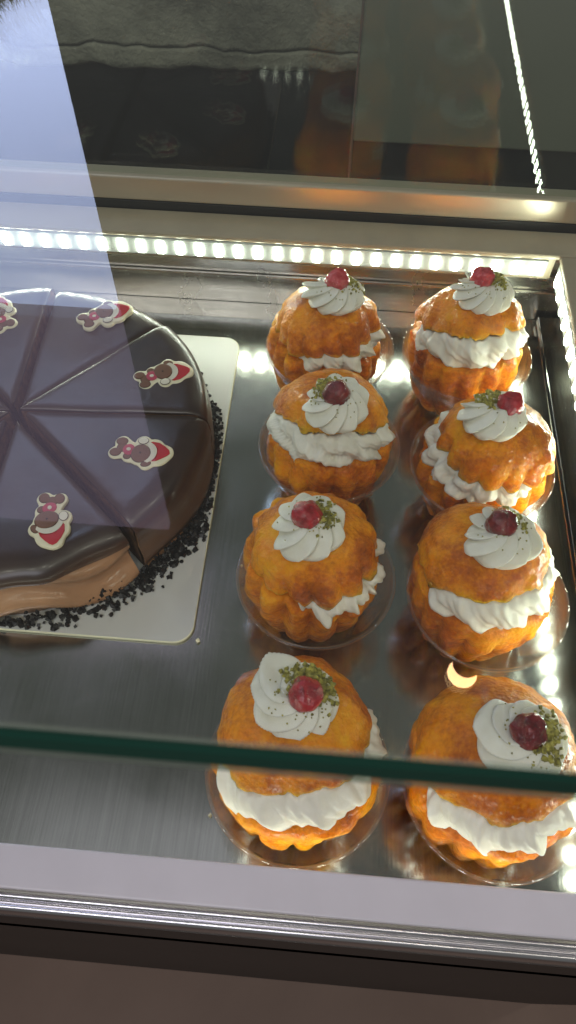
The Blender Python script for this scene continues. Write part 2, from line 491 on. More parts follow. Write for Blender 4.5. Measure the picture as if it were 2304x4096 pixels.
def pastry(pr):
    H = pr['H']; rad = make_bun(pr, pr.get('s', 1.075)); radl = make_bun(pr, pr.get('sl', 1.0)); z0 = .004
    phi, al, be = R(pr['phi']), R(pr['al']), R(pr['be'])
    hc = pr.get('hc', .5)
    d = np.array([math.cos(phi), math.sin(phi)])
    zc = hc * H
    cuts = []
    for th in TH:
        h = hc
        rag = .0040 * nz(math.cos(th) * 1.6, math.sin(th) * 1.6, pr['seed'] * .77, 2.0) + .0026 * nz(math.cos(th) * 5, math.sin(th) * 5, pr['seed'] * .37, 2.0)
        for _ in range(25):
            r = rad(h, th)
            zz = zc - math.tan(be) * math.cos(th - phi) * r + rag
            hn = min(.93, max(.06, zz / H))
            h = .5 * h + .5 * hn
        cuts.append(h)
    dx, dy = pr.get('off', (0, 0))
    root = empty('cream_pastry', (pr['x'] + dx, pr['y'] + dy, 0), 0)
    tag(root, pr['label'], 'pastry', 'cream filled pastries in clear cups')
    # base
    P = []; B = []
    for th, h in zip(TH, cuts):
        row = []
        for k in range(26):
            t = k / 25; hh = h * t ** .9
            r = rad(hh, th)
            row.append((r * math.cos(th), r * math.sin(th), z0 + hh * H))
        B.append(row[-1])
        r = rad(h, th)
        for q, dz in ((.985, .0014), (.95, .0026), (.89, .0032), (.80, .0030), (.5, .001)):
            x, y = r * q * math.cos(th), r * q * math.sin(th)
            row.append((x, y, z0 + zc - math.tan(be) * (d[0] * x + d[1] * y) + dz))
        P.append(row)
    v, f = grid(P, True, True, True)
    nv = 31
    mi = []
    for q in f:
        ks = [i % nv for i in q if i < NT * nv]
        mi.append(1 if (min(ks) >= 29) else 0)
    mesh('bun_base', v, f, [M['crust'], M['crumb']], root, True, mi)
    # lid, hinged at the far side of the mouth
    rb = r_prof(hc) * .9
    piv = Vector((-d[0] * rb, -d[1] * rb, z0 + zc + math.tan(be) * rb + pr.get('lift', .0015)))
    axis = Vector((-d[1], d[0], 0))
    rot = Matrix.Rotation(-al, 4, axis)
    sl = pr.get('slide', (0, 0))
    X = Matrix.Translation(piv + Vector((sl[0], sl[1], 0))) @ rot @ Matrix.Translation(-Vector((-d[0] * rb, -d[1] * rb, z0 + zc + math.tan(be) * rb)))
    P = []; T = []
    for th, h in zip(TH, cuts):
        row = []
        r = radl(h, th)
        for q in (.25, .55, .85, .97):
            x, y = r * q * math.cos(th), r * q * math.sin(th)
            row.append(X @ Vector((x, y, z0 + zc - math.tan(be) * (d[0] * x + d[1] * y) + .0003)))
        for k in range(30):
            t = k / 29; hh = h + (1 - h) * (1 - (1 - t) ** 1.25)
            rr = radl(hh, th)
            row.append(X @ Vector((rr * math.cos(th), rr * math.sin(th), z0 + hh * H)))
        T.append(row[4])
        P.append([tuple(q) for q in row])
    v, f = grid(P, True, True, True)
    nv = 34; mi = []
    for q in f:
        ks = [i % nv for i in q if i < NT * nv]
        mi.append(1 if (max(ks) <= 5) else 0)
    lid = mesh('bun_lid', v, f, [M['crust'], M['crumb']], root, True, mi)
    bv = BVHTree.FromPolygons([Vector(q) for q in v], f)
    # cream filling: piped round the mouth, ridged and scalloped
    NC, NS = 340, 24
    bul, nsc, slant, spike = pr.get('bul', .007) * .90, pr.get('nsc', 15), pr.get('slant', 1.1), pr.get('spike', .2)
    Bn = np.array(B); Tn = np.array([tuple(q) for q in T])
    P = []
    for i in range(NC):
        th = 2 * PI * i / NC
        fi = i / NC * NT; a = int(fi) % NT; c2 = (a + 1) % NT; t = fi - int(fi)
        bb = Bn[a] * (1 - t) + Bn[c2] * t; tt = Tn[a] * (1 - t) + Tn[c2] * t
        w = (math.cos(th - phi) - pr.get('w0', -.02)) / .70
        w = max(0.0, min(1.0, w)); w = w * w * (3 - 2 * w)
        bb = bb * np.array([.85, .85, 1.0]) + np.array([0, 0, .0025])
        gap = tt - bb
        outv = np.array([math.cos(th), math.sin(th), -.30]); outv /= np.linalg.norm(outv)
        row = []
        for k in range(NS):
            s = k / (NS - 1)
            u = nsc * th / 2 + slant * (s - .5) * 2 + .35 * nz(math.cos(th) * 2, math.sin(th) * 2, s, 1.5, pr['seed'])
            fx = (u / PI) % 1.0
            saw = fx ** .7 * (1 - max(0, (fx - .86) / .14) ** 1.5)
            lob = (1 - spike) * saw * 1.15 + spike * (1 - abs(math.sin(u)) ** .6)
            lob = lob * .86 + .14 * abs(math.sin(u * 3.5 + 1.1)) ** .8
            amt = w * bul * (math.sin(PI * min(1, max(0, .04 + s * .93))) ** .6) * (.35 + 1.05 * lob) + .0010 * w * nz(th * 3, s * 4, pr['seed'])
            inset = .0022 + (1 - w) * .006
            p = bb + gap * (.06 + .88 * s) + outv * (amt - inset)
            # lower edge sags over the base in scallops
            p = p + np.array([0, 0, -1]) * w * pr.get('sag', .0035) * (1 - s) ** 2 * (.3 + 1.0 * lob)
            row.append(p)
        cc = np.array([0, 0, z0 + zc + .004])
        rowi = [row[0] * .55 + (bb * .4 + cc * .6) * .45] + row + [row[-1] * .55 + (tt * .4 + cc * .6) * .45]
        P.append(rowi)
    v, f = grid(P, True, True, True)
    mesh('cream_filling', v, f, M['cream'], root)
    # rosette
    ax = (rot.to_3x3() @ Vector((0, 0, 1))).normalized()
    rx, ry = pr['ros']
    hit = bv.ray_cast(Vector((rx, ry, .3)), Vector((0, 0, -1)))
    base = hit[0]; nrm = (hit[1] * .6 + Vector((0, 0, 1)) * .5 + Vector(pr.get('lean', (0, 0, 0)))).normalized()
    q = Vector((0, 0, 1)).rotation_difference(nrm).to_matrix().to_4x4()
    Xr = Matrix.Translation(base - nrm * .0028) @ q
    RR, nl, tw, st = pr.get('RR', .0185), pr.get('nl', 11), pr.get('tw', 2.2), R(pr.get('st', 180))
    NR, NV = 330, 44
    P = []
    step = pr.get('step', .26)
    for i in range(NR):
        th = 2 * PI * i / NR
        row = []
        for k in range(NV):
            t = k / (NV - 1)
            tws = tw * t ** 1.15
            thp = th - tws * PI / nl                       # angle followed back down the ridge
            stp = ((thp - st + .9 * t) % (2 * PI)) / (2 * PI)
            stp = stp if stp < .93 else .93 * (1 - (stp - .93) / .07)
            if t < .30:
                rr = RR * (.84 + .17 * math.sin(PI / 2 * t / .30)); zz = .0058 * (t / .30)
            else:
                q_ = (t - .30) / .70
                rr = RR * (1.01 * (1 - q_ ** 1.25) + .012)
                zz = .0058 + .0085 * math.sin(PI / 2 * min(1, q_ * 1.15)) - .0032 * max(0, q_ - .72) / .28
            u = nl * thp / 2 + .5 * nz(math.cos(th), math.sin(th), t, 1.3, pr['seed'] + 9)
            fx = (u / PI) % 1.0
            lob = (fx ** .75 * (1 - max(0, (fx - .84) / .16) ** 1.6)) * 1.12
            am = .235 * (.30 + .70 * math.sin(PI * min(1, .10 + t * .85)))
            rr *= (1 - am + 1.30 * am * lob) * (1.13 - step * stp)
            rr *= 1 + .07 * nz(math.cos(th), math.sin(th), t, 1.8, pr['seed'])
            zz += .0016 * (lob - .5) * min(1, t / .3) * (1 - .6 * t) + .0030 * (.5 - stp) * min(1, t * 2) * step / .26 * .8
            row.append(Xr @ Vector((rr * math.cos(th), rr * math.sin(th), zz)))
        P.append([tuple(w) for w in row])
    v, f = grid(P, True, False, True)
    mesh('cream_rosette', v, f, M['cream'], root)
    bvr = BVHTree.FromPolygons([Vector(w) for w in v], f)
    # cherry
    cx, cy = pr['chy']; cr = pr.get('cr', .0079)
    ctop = Xr @ Vector((cx, cy, .0148 - .28 * math.hypot(cx, cy) + pr.get('cz', 0)))
    bm = bmesh.new(); bmesh.ops.create_uvsphere(bm, u_segments=40, v_segments=24, radius=cr)
    for w in bm.verts:
        p = w.co.normalized()
        k = 1 + .17 * nz(p.x, p.y, p.z, 1.5, pr['seed']) + .05 * nz(p.x, p.y, p.z, 5, pr['seed'])
        k -= .16 * math.exp(-((p - Vector((.25, .15, .95)).normalized()).length / .28) ** 2)
        w.co = w.co * k
    me = bpy.data.meshes.new('cherry'); bm.to_mesh(me); bm.free()
    me.materials.append(M[pr.get('ch', 'cherry')]); me.polygons.foreach_set('use_smooth', [True] * len(me.polygons))
    co = bpy.data.objects.new('cherry', me); link(co, root)
    co.location = ctop; co.rotation_euler = (rnd.uniform(-.5, .5), rnd.uniform(-.5, .5), rnd.uniform(0, 6))
    # chopped pistachio beside the cherry
    rg = random.Random(pr['seed'] * 31 + 5)
    mb = MB()
    for i in range(int(3.0 * pr.get('npis', 60))):
        an = R(pr['pis']) + rg.gauss(0, pr.get('pisw', .5)); ra = abs(rg.gauss(.0095, .0032))
        if i % 6 == 0:
            an = rg.uniform(0, 6.28); ra = rg.uniform(.006, .016)
        o = Xr @ Vector((cx * .6 + ra * math.cos(an), cy * .6 + ra * math.sin(an), .04))
        h2 = bvr.ray_cast(o, -nrm)
        if h2[0] is None: continue
        s = rg.choice((.0004, .0005, .0007, .0007, .0009, .0013)) * pr.get('pss', 1.0)
        if i % 6 == 0: s = .0004
        m3 = Matrix.Rotation(rg.uniform(0, 6), 3, Vector((rg.uniform(-1, 1), rg.uniform(-1, 1), rg.uniform(-1, 1))).normalized())
        vs = []
        for X0 in (-1, 1):
            for Y0 in (-1, 1):
                for Z0 in (-1, 1):
                    vs.append(h2[0] + nrm * s * rg.uniform(.2, .8) + m3 @ Vector((X0 * s * rg.uniform(.5, 1.2), Y0 * s * rg.uniform(.4, 1), Z0 * s * rg.uniform(.4, .8))))
        mb.add(vs, [(0, 1, 3, 2), (4, 6, 7, 5), (0, 4, 5, 1), (2, 3, 7, 6), (0, 2, 6, 4), (1, 5, 7, 3)])
    mb.build('pistachio_topping', M['pistachio'], root, False)
    return root

CUPS = {'L4': (.0017, .3874), 'R4': (.0985, .3889), 'L3': (.0057, .2989), 'R3': (.1028, .2911),
        'L2': (.0028, .2025), 'R2': (.1000, .1981), 'L1': (.0002, .0944), 'R1': (.0969, .0956)}
PR = {
 'L4': dict(off=(-0.0035, 0), w0=-0.15, ch='cherry_pale', phi=-42, al=14, be=8, H=.077, hc=.66, fl=.9, ros=(0.0047, -0.0010), chy=(.0005, .001), pis=20, seed=1, bul=.009, nsc=13, spike=.75, slant=1.6, sag=.003, nl=10, tw=5.5, st=150,
   label='pastry at the back left beside the cake, cream spilling out at its right'),
 'R4': dict(off=(-0.002, 0), ch='cherry_pale', w0=-0.4, phi=-82, al=20, be=-4, H=.077, hc=.70, slide=(0, .003), fl=.75, ros=(0.0023, 0.0050), chy=(-.003, .002), pis=15, seed=2, bul=.0085, nsc=9, spike=.35, slant=1.9, nl=13, tw=6.4, st=170, lean=(0, -.2, 0),
   label='pastry at the back right corner with a pale pink cherry against the light tape'),
 'L3': dict(off=(0, 0.001), ch='cherry_dark', w0=-0.35, phi=-93, al=16, be=-8, H=.075, hc=.70, slide=(0, .006), fl=.45, ros=(0.0014, -0.0060), chy=(0, .0005), pis=140, seed=3, bul=.009, nsc=8, spike=.1, slant=2.6, nl=10, tw=5.5, st=200, sag=.004,
   label='pastry with a smooth even cream band across its front and a dark round cherry'),
 'R3': dict(off=(0, 0), w0=-0.35, phi=-142, al=15, be=12, H=.078, hc=.66, fl=.9, ros=(-0.0050, -0.0020), chy=(.0085, .001), pis=150, seed=4, bul=.008, nsc=6, spike=.05, slant=2.6, nl=10, tw=4.7, st=170, slide=(.005, -.001),
   label='pastry with cream down its left side and its cherry on the right of the swirl'),
 'L2': dict(off=(-0.003, 0.006), phi=-28, al=11, be=10, H=.080, hc=.66, fl=1.0, ros=(-0.0030, -0.0030), chy=(0, .001), pis=10, seed=5, bul=.010, nsc=15, spike=.15, slant=.6, sag=.002, nl=9, tw=5.5, st=215, n=13,
   label='lumpy fluted pastry in the left column with small cream ruffles at its right edge'),
 'R2': dict(off=(-0.0045, 0.005), w0=-0.35, ch='cherry_dark', phi=-62, al=17, be=-3, H=.078, hc=.70, slide=(-.002, .005), fl=.2, ros=(0.0000, 0.0030), chy=(-.001, .001), pis=50, seed=6, bul=.009, nsc=11, spike=.3, slant=1.3, nl=9, tw=5.5, st=190,
   label='pastry just behind the round lamp reflection, cream ruffles rising to its right'),
 'L1': dict(off=(-0.001, 0.004), s=1.12, sl=1.03, w0=-0.45, phi=-62, al=18, be=-3, H=.079, hc=.70, slide=(-.002, .007), fl=.12, ros=(-0.0010, 0.0150), chy=(.003, .000), pis=55, seed=7, bul=.010, nsc=11, spike=.45, slant=1.2, nl=8, tw=7.9, st=100, RR=.0195, npis=110, pss=1.35, pisw=.65, lean=(0, -.35, 0), step=.42,
   label='front left pastry under the green glass edge with a heap of chopped pistachio'),
 'R1': dict(off=(-0.003, 0.003), s=1.12, sl=1.03, w0=-0.3, ch='cherry_dark', phi=-68, al=16, be=-2, H=.078, hc=.70, slide=(-.001, .005), fl=.12, ros=(0.0045, 0.0050), chy=(-.001, .001), pis=-5, seed=8, bul=.010, nsc=11, spike=.25, slant=1.0, nl=8, tw=7.9, st=120, RR=.0195, npis=70, pss=1.2, lean=(0, -.25, 0), step=.40,
   label='front right pastry under the green glass edge with a dark red cherry'),
}
for k, pr in PR.items():
    pr['x'], pr['y'] = CUPS[k]
    pastry(pr)

# clear plastic cups: faceted foot, round rim
def cup_mesh():
    NU = 120; nf = 10
    prof = [(0.0006, .0272), (.0035, .0282), (.011, .0305), (.0135, .0318), (.020, .0352), (.028, .0388), (.036, .0420), (.0430, .0444), (.0441, .0452), (.0450, .0456), (.0457, .0452), (.0457, .0443), (.0449, .0437), (.0430, .0436),
            (.036, .0413), (.028, .0381), (.020, .0345), (.0135, .0311), (.011, .0298), (.0035, .0275), (.0016, .0262)]
    P = []
    for i in range(NU):
        th = 2 * PI * i / NU
        a = (th % (2 * PI / nf)) - PI / nf
        fac = math.cos(PI / nf) / math.cos(a)
        row = []
        for z, r in prof:
            w = max(0, min(1, (.034 - z) / .022))
            row.append((r * ((1 - w) + w * fac * 1.02) * math.cos(th), r * ((1 - w) + w * fac * 1.02) * math.sin(th), z))
        P.append(row)
    return grid(P, True, True, True)
cv, cf = cup_mesh()
cup_labels = {
 'L4': 'clear plastic cup holding the pastry at the back left', 'R4': 'clear plastic cup in the back right corner by both light tapes',
 'L3': 'clear cup holding the pastry with the even cream band across its front', 'R3': 'clear cup holding the pastry with cream down its left side',
 'L2': 'clear cup holding the lumpy fluted pastry nearest the corner of the cake card', 'R2': 'clear cup holding the smooth pastry behind the round lamp reflection',
 'L1': 'clear faceted cup at the front left below the green glass edge', 'R1': 'clear cup at the front right below the green glass edge, cut by the frame'}
cup0 = None
for k, (x, y) in CUPS.items():
    if cup0 is None:
        cup0 = mesh('plastic_cup', cv, cf, M['cup'], None, True); o = cup0
    else:
        o = cup0.copy(); link(o)
    o.location = (x, y, .0004); o.rotation_euler = (0, 0, rnd.uniform(0, 6.28))
    tag(o, cup_labels[k], 'plastic cup', 'clear plastic cups under the pastries')

# ------------------------------------------------------------------ chocolate cake on its card
CX, CY, CR, CHT = -.199, .303, .1235, .0515
def rrect(x0, x1, y0, y1, r, n=10):
    pts = []
    for cx, cy, a0 in ((x1 - r, y0 + r, -90), (x1 - r, y1 - r, 0), (x0 + r, y1 - r, 90), (x0 + r, y0 + r, 180)):
        for k in range(n + 1):
            a = R(a0 + 90 * k / n); pts.append((cx + r * math.cos(a), cy + r * math.sin(a)))
    return pts
pts = rrect(-.1315, .1305, -.1300, .1310, .012)
n = len(pts)
v = [(x, y, 0.0004) for x, y in pts] + [(x, y, .0022) for x, y in pts]
v += [(x * .9965, y * .9965, .0025) for x, y in pts]
f = [tuple(range(2 * n, 3 * n)), tuple(reversed(range(n)))]
mi = [0, 1]
for i in range(n):
    j = (i + 1) % n
    f.append((i, j, n + j, n + i)); mi.append(1)
    f.append((n + i, n + j, 2 * n + j, 2 * n + i)); mi.append(1)
bo = mesh('cake_card', v, f, [M['board'], M['board_edge']], None, False, mi, (CX - .0005, CY, 0))
tag(bo, 'silvery white square card with rounded corners under the chocolate cake', 'cake card')

CUTS = [3, 47.5, 92.4, 137, 182, 227, 271.0, 317.6, 363]
GAPS = [.0008, .0014, .0024, .0015, .0015, .0015, .0034, .0034, .0008]     # half widths at each cut
DZ = [.0012, -.0022, 0, -.001, .001, 0, -.0006, .0004]
SL_LAB = ['cake slice just behind the horizontal cut, standing taller than the slice behind it',
 'back right cake slice, sunk lower than its neighbour, half behind the pale reflection',
 'cake slice at the far back left of the cake, under the pale reflection',
 'left rear cake slice, only its tip showing at the picture edge', 'left cake slice, only its tip showing at the picture edge',
 'front left cake slice left of the cut that runs straight to the front',
 'front cake slice with a folded light brown side and the bear biscuit near its edge',
 'right front cake slice between the wide diagonal cut and the horizontal cut']
def cake_slice(i):
    a0, a1 = R(CUTS[i]), R(CUTS[i + 1]); g0, g1 = GAPS[i], GAPS[i + 1]
    am = (a0 + a1) / 2
    root = empty('cake_slice', (CX, CY, .0026))
    tag(root, SL_LAB[i], 'cake slice', 'slices of the chocolate cake')
    NA, NRr = 60, 34
    H = CHT + DZ[i]
    def ang(rho, t):
        # edge lines offset from the cut by the half gap
        e0 = a0 + math.asin(min(.95, g0 / max(rho, g0 * 1.06))); e1 = a1 - math.asin(min(.95, g1 / max(rho, g1 * 1.06)))
        if e1 < e0: e0 = e1 = am
        return e0 + (e1 - e0) * t
    tip = max(g0, g1) / math.sin((a1 - a0) / 2) * 1.05
    # outer wall shape
    def wallr(z, a):
        zz = z / H
        r = CR - .001 + .0035 * (1 - zz) ** 1.3 + .0034 * math.sin(zz * 11 + 3.2 * nz(math.cos(a), math.sin(a), 0, 2.2)) * (1.0 if i in (5, 6) else .25)
        return r + .0016 * nz(math.cos(a) * CR, math.sin(a) * CR, z, 22, 3)
    def lowz(a):
        t = (a - a0) / (a1 - a0)
        if i == 6: return .035 + .008 * t + .0025 * math.sin(a * 9)
        if i == 5: return .034 + .003 * math.sin(a * 7)
        return .006 + .003 * math.sin(a * 8)
    rows = []
    ts = [0.5 - .5 * math.cos(PI * k / NA) for k in range(NA + 1)]
    rhos = [tip + (CR - .015 - tip) * k / NRr for k in range(NRr + 1)]
    for t in ts:
        row = []
        for rho in rhos:
            a = ang(rho, t)
            # distance to the nearer cut
            dd = min(rho * abs(math.sin(a - a0)) - g0, rho * abs(a1 - a) - g1)
            z = H - .0016 * math.exp(-max(0, dd) / .0018) + .0007 * nz(rho * math.cos(a), rho * math.sin(a), 0, 28, i)
            row.append((rho * math.cos(a), rho * math.sin(a), z))
        # rounded shoulder and wall down to the glaze edge
        a = ang(CR, t)
        dd = min(CR * abs(a - a0) - g0, CR * abs(a1 - a) - g1)
        for k in range(1, 10):
            q = k / 9 * PI / 2
            rr = wallr(H - .010, a) + .0012
            r = rr - .0162 + .0162 * math.sin(q)
            row.append((r * math.cos(a), r * math.sin(a), H - .010 + .010 * math.cos(q) - .0016 * math.exp(-max(0, dd) / .0018) * (1 - k / 9)))
        zl = lowz(a)
        for k in range(1, 9):
            z = (H - .010) + (zl - (H - .010)) * k / 8
            r = wallr(z, a) + .0012 * (1 - (k / 8) ** 6)
            row.append((r * math.cos(a), r * math.sin(a), z))
        row.append(((wallr(zl, a) - .003) * math.cos(a), (wallr(zl, a) - .003) * math.sin(a), zl + .001))
        rows.append(row)
    v, f = grid(rows)
    # skirts tucked down into both cuts
    nv = len(rows[0]); n0 = len(v)
    for e in (0, len(rows) - 1):
        base = len(v)
        for k in range(nv):
            x, y, z = rows[e][k]; v.append((x, y, z - .0035 * (1 + .6 * nz(x, y, z, 90, i))))
        for k in range(nv - 1):
            q = (e * nv + k, e * nv + k + 1, base + k + 1, base + k)
            f.append(q if e == 0 else q[::-1])
    mesh('glaze', v, f, M['glaze'], root)
    # mousse body with the folded outer wall
    rows = []
    for t in ts:
        a = ang(CR, t)
        row = [((tip + .002) * math.cos(ang(tip + .002, t)), (tip + .002) * math.sin(ang(tip + .002, t)), .001)]
        for k in range(25):
            z = .0005 + (H - .0085) * k / 24
            r = wallr(z, a) - .0006
            row.append((r * math.cos(a), r * math.sin(a), z))
        rm = CR - .012
        row.append((rm * math.cos(ang(rm, t)), rm * math.sin(ang(rm, t)), H - .0022))
        row.append(((tip + .002) * math.cos(ang(tip + .002, t)), (tip + .002) * math.sin(ang(tip + .002, t)), H - .0022))
        rows.append(row)
    v, f = grid(rows)
    mesh('mousse', v, f, M['mousse'], root)
    # cut faces
    mb = MB()
    for e, t in ((0, 0.0), (1, 1.0)):
        P = []
        rr = [tip + (CR - .002 - tip) * k / 40 for k in range(41)]
        for k, rho in enumerate(rr):
            a = ang(rho, t); row = []
            for m_ in range(9):
                z = .0008 + (H - .0040 - (.006 if k == 40 else 0)) * m_ / 8
                off = .0003 + .0005 * nz(rho, z, e + i, 140)
                s = -1 if e == 0 else 1
                row.append((rho * math.cos(a) - s * math.sin(a) * off, rho * math.sin(a) + s * math.cos(a) * off, z))
            P.append(row)
        v, f = grid(P)
        mb.add(v, f)
    mb.build('cut_face', M['sponge'], root, True)
    return root
for i in range(8):
    cake_slice(i)

# dark crumbs pressed round the foot of the cake
rg = random.Random(11)
mb = MB()
def chunk(c, s, rg, mb, m=0):
    m3 = Matrix.Rotation(rg.uniform(0, 6), 3, Vector((rg.uniform(-1, 1), rg.uniform(-1, 1), rg.uniform(-1, 1))).normalized())
    vs = [Vector(c) + m3 @ Vector((X0 * s * rg.uniform(.6, 1.15), Y0 * s * rg.uniform(.6, 1.1), Z0 * s * rg.uniform(.5, 1))) for X0 in (-1, 1) for Y0 in (-1, 1) for Z0 in (-1, 1)]
    mb.add(vs, [(0, 1, 3, 2), (4, 6, 7, 5), (0, 4, 5, 1), (2, 3, 7, 6), (0, 2, 6, 4), (1, 5, 7, 3)], m)
for i in range(4600):
    a = rg.uniform(-PI, PI)
    dens = .55 + .45 * math.sin(a * 3 + 1) * .5 + (.5 if -1.0 < a < -.2 else 0)
    if rg.random() > dens: continue
    e = abs(rg.gauss(0, .0042 if not (-1.25 < a < -.15) else .0065))
    r = CR + .0015 + e
    x, y = CX + r * math.cos(a), CY + r * math.sin(a)
    if not (CX - .130 < x < CX + .1285 and CY - .128 < y < CY + .129): continue
    z = .0026 + max(.0005, rg.uniform(0, .0085) * max(0, 1 - e / .006))
    chunk((x, y, z + .0004), rg.choice((.0008, .001, .0012, .0015)), rg, mb)
co = mb.build('chocolate_crumb', M['crumbs'], None, False)
tag(co, 'black chocolate crumbs scattered round the foot of the cake', 'crumbs', kind='stuff')

# bear biscuits: cream icing plaque with a bear in a red winter hat
def bear_outline():
    blobs = [(-13.5, .8, 4.4), (-10.8, -6.9, 4.3), (-8, -2.5, 5.6), (-6.0, 3.4, 3.6), (1.2, 1.7, 7.4), (4.6, 8.3, 3.7), (1.2, -7.4, 4.3), (10, 2, 7.2), (14, -.5, 5.0), (8, -4.5, 5.2)]
    pts = []
    for k in range(120):
        a = 2 * PI * k / 120; dx, dy = math.cos(a), math.sin(a); best = 0
        r = 26.0
        while r > 1:
            x, y = dx * r, dy * r
            if sum(math.exp(-(((x - bx) ** 2 + (y - by) ** 2) / br ** 2 - 1) * 3.0) for bx, by, br in blobs) >= 1: break
            r -= .08
        pts.append((dx * r, dy * r))
    return pts
OUT = bear_outline()
def slab(poly, z0, z1, round_=.25):
    n = len(poly); cx = sum(p[0] for p in poly) / n; cy = sum(p[1] for p in poly) / n
    rings = [(1.0, z0), (1.0, z1 - (z1 - z0) * .35), (1 - .03 - .0 * round_, z1 - (z1 - z0) * .08), (.90, z1), (.5, z1 + (z1 - z0) * .08)]
    P = [[(cx + (x - cx) * s, cy + (y - cy) * s, z) for s, z in rings] for x, y in poly]
    return grid(P, True, False, True)
def ell(cx, cy, rx, ry=None, rot=0, n=36):
    ry = ry or rx
    return [(cx + rx * math.cos(t) * math.cos(rot) - ry * math.sin(t) * math.sin(rot), cy + rx * math.cos(t) * math.sin(rot) + ry * math.sin(t) * math.cos(rot)) for t in np.linspace(0, 2 * PI, n, endpoint=False)]
def bear(x, y, rot, flip, label, scale=1.1):
    root = empty('bear_biscuit', (x, y, .0026 + CHT - .0009), rot)
    tag(root, label, 'biscuit', 'bear biscuits on the cake slices')
    k = .001 * scale; fy = -1 if flip else 1
    def put(name, poly, z0, z1, m):
        v, f = slab(poly, z0, z1)
        v = [(p[0] * k, p[1] * k * fy, p[2] * k) for p in v]
        if flip: f = [q[::-1] for q in f]
        return mesh(name, v, f, m, root)
    def lined(name, poly, z0, z1, m):
        o = put(name, poly, z0, z1, m)
        n = len(poly); cx = sum(p[0] for p in poly) / n; cy = sum(p[1] for p in poly) / n
        big = []
        for p in poly:
            d = math.hypot(p[0] - cx, p[1] - cy); s = 1 + .32 / d
            big.append((cx + (p[0] - cx) * s, cy + (p[1] - cy) * s))
        v, f = slab(big, z0 - .06, z0 + .10)
        v = [(p[0] * k, p[1] * k * fy, p[2] * k) for p in v]
        if flip: f = [q[::-1] for q in f]
        mesh('outline', v, f, M['bear_line'], o)
        return o
    put('icing_base', OUT, 0, 2.2, M['biscuit'])
    z = 2.32
    lined('belly', ell(-10.2, -2.6, 2.9, 3.0), z, z + .25, M['bear_brown'])
    lined('paw', ell(-13.6, .9, 3.0, 2.6), z + .12, z + .40, M['bear_brown'])
    lined('paw', ell(-10.9, -6.9, 3.1, 2.5), z + .12, z + .40, M['bear_brown'])
    lined('paw', ell(-6.6, 3.4, 2.0, 2.0), z + .06, z + .34, M['bear_brown'])
    put('scarf', ell(-6.2, -1.0, 3.4, 3.8), z + .3, z + .55, M['bear_pink'])
    put('scarf_spot', ell(-6.3, -1.1, 1.25, 1.1), z + .6, z + .8, M['bear_white'])
    lined('ear', ell(4.6, 8.3, 2.7, 1.7, -.35), z, z + .3, M['bear_brown'])
    hat = [(7.5, 6.6), (10, 6.2), (13, 4.4), (16, 2.2), (17.2, .6), (16.6, -1.6), (13.8, -4.4), (10.4, -6.6), (6.5, -7.2), (5.2, -6.6), (8.6, -4.4), (9.6, -1), (9.4, 3)]
    put('hat', hat, z + .1, z + .4, M['bear_red'])
    brim = []
    for t in np.linspace(1.1, -1.15, 14): brim.append((1.5 + 8.4 * math.cos(t), .6 + 8.0 * math.sin(t)))
    for t in np.linspace(-1.15, 1.1, 14): brim.append((1.0 + 5.5 * math.cos(t), 1.0 + 6.6 * math.sin(t)))
    bn = len(brim)
    vv = [(p[0] * k, p[1] * k * fy, (z + .05) * k) for p in brim] + [(p[0] * k, p[1] * k * fy, (z + .62) * k) for p in brim]
    ff = []
    for i in range(13):
        ff.append((bn + i, bn + bn - 1 - i, bn + bn - 2 - i, bn + i + 1))
    for i in range(bn):
        j = (i + 1) % bn; ff.append((i, j, bn + j, bn + i))
    mesh('hat_brim', vv, ff, M['bear_white'], root, False)
    hd = lined('head', ell(.8, 1.5, 5.3, 6.1), z + .3, z + .75, M['bear_brown'])
    v, f = slab(ell(.6, 1.2, .55, .6, 0, 16), z + .8, z + 1.0)
    v = [(p[0] * k, p[1] * k * fy, p[2] * k) for p in v]
    if flip: f = [q[::-1] for q in f]
    mesh('nose', v, f, M['bear_line'], hd)
    lined('pompom', ell(1.2, -7.4, 2.8, 2.3), z + .66, z + .95, M['bear_white'])
    return root
bear(-.1087, .3408, R(16), False, 'bear biscuit lying clear of the pale reflection, on the slice behind the horizontal cut')
bear(-.1112, .2746, R(2), True, 'bear biscuit on the right front slice, its hat pointing right')
bear(-.1543, .2218, R(-68), True, 'bear biscuit nearest the front with its hat pointing down towards the card edge')
bear(-.1600, .3949, R(24), False, 'bear biscuit at the back of the cake, half hidden by the pale reflection')
bear(-.2345, .3880, R(112), False, 'bear biscuit at the far left edge of the picture on the back of the cake')

# stray crumbs on the tray
for (x, y, s, m, lab) in ((-.0445, .0775, .0009, 'biscuit', 'pale crumb on the bare tray left of the front left pastry'),
                          (-.045, .230, .0007, 'biscuit', 'pale crumb on the tray between the cake card and the lumpy pastry'),
                          (-.0655, .176, .0012, 'biscuit', 'pale crumb at the front right corner of the cake card')):
    mb = MB(); chunk((0, 0, s), s, rg, mb)
    o = mb.build('crumb', M[m], None, False, (x, y, 0))
    tag(o, lab, 'crumb')

# ------------------------------------------------------------------ beyond the case
def m_stone():
    m, nt, N, L = mat('weathered_stone')
    b = principled(nt, Roughness=.8)
    v = coords(nt)
    c = ramp(nt, noise_n(nt, v, 7, 8, .7, .3), [(.30, (.06, .058, .045)), (.48, (.30, .29, .23)), (.7, (.50, .48, .38))])
    L.new(c, b.inputs['Base Color'])
    L.new(bump(nt, noise_n(nt, v, 22, 6, .7, .1), .7, .012), b.inputs['Normal'])
    out(nt, b.outputs['BSDF'])
    return m
M['stone'] = m_stone()

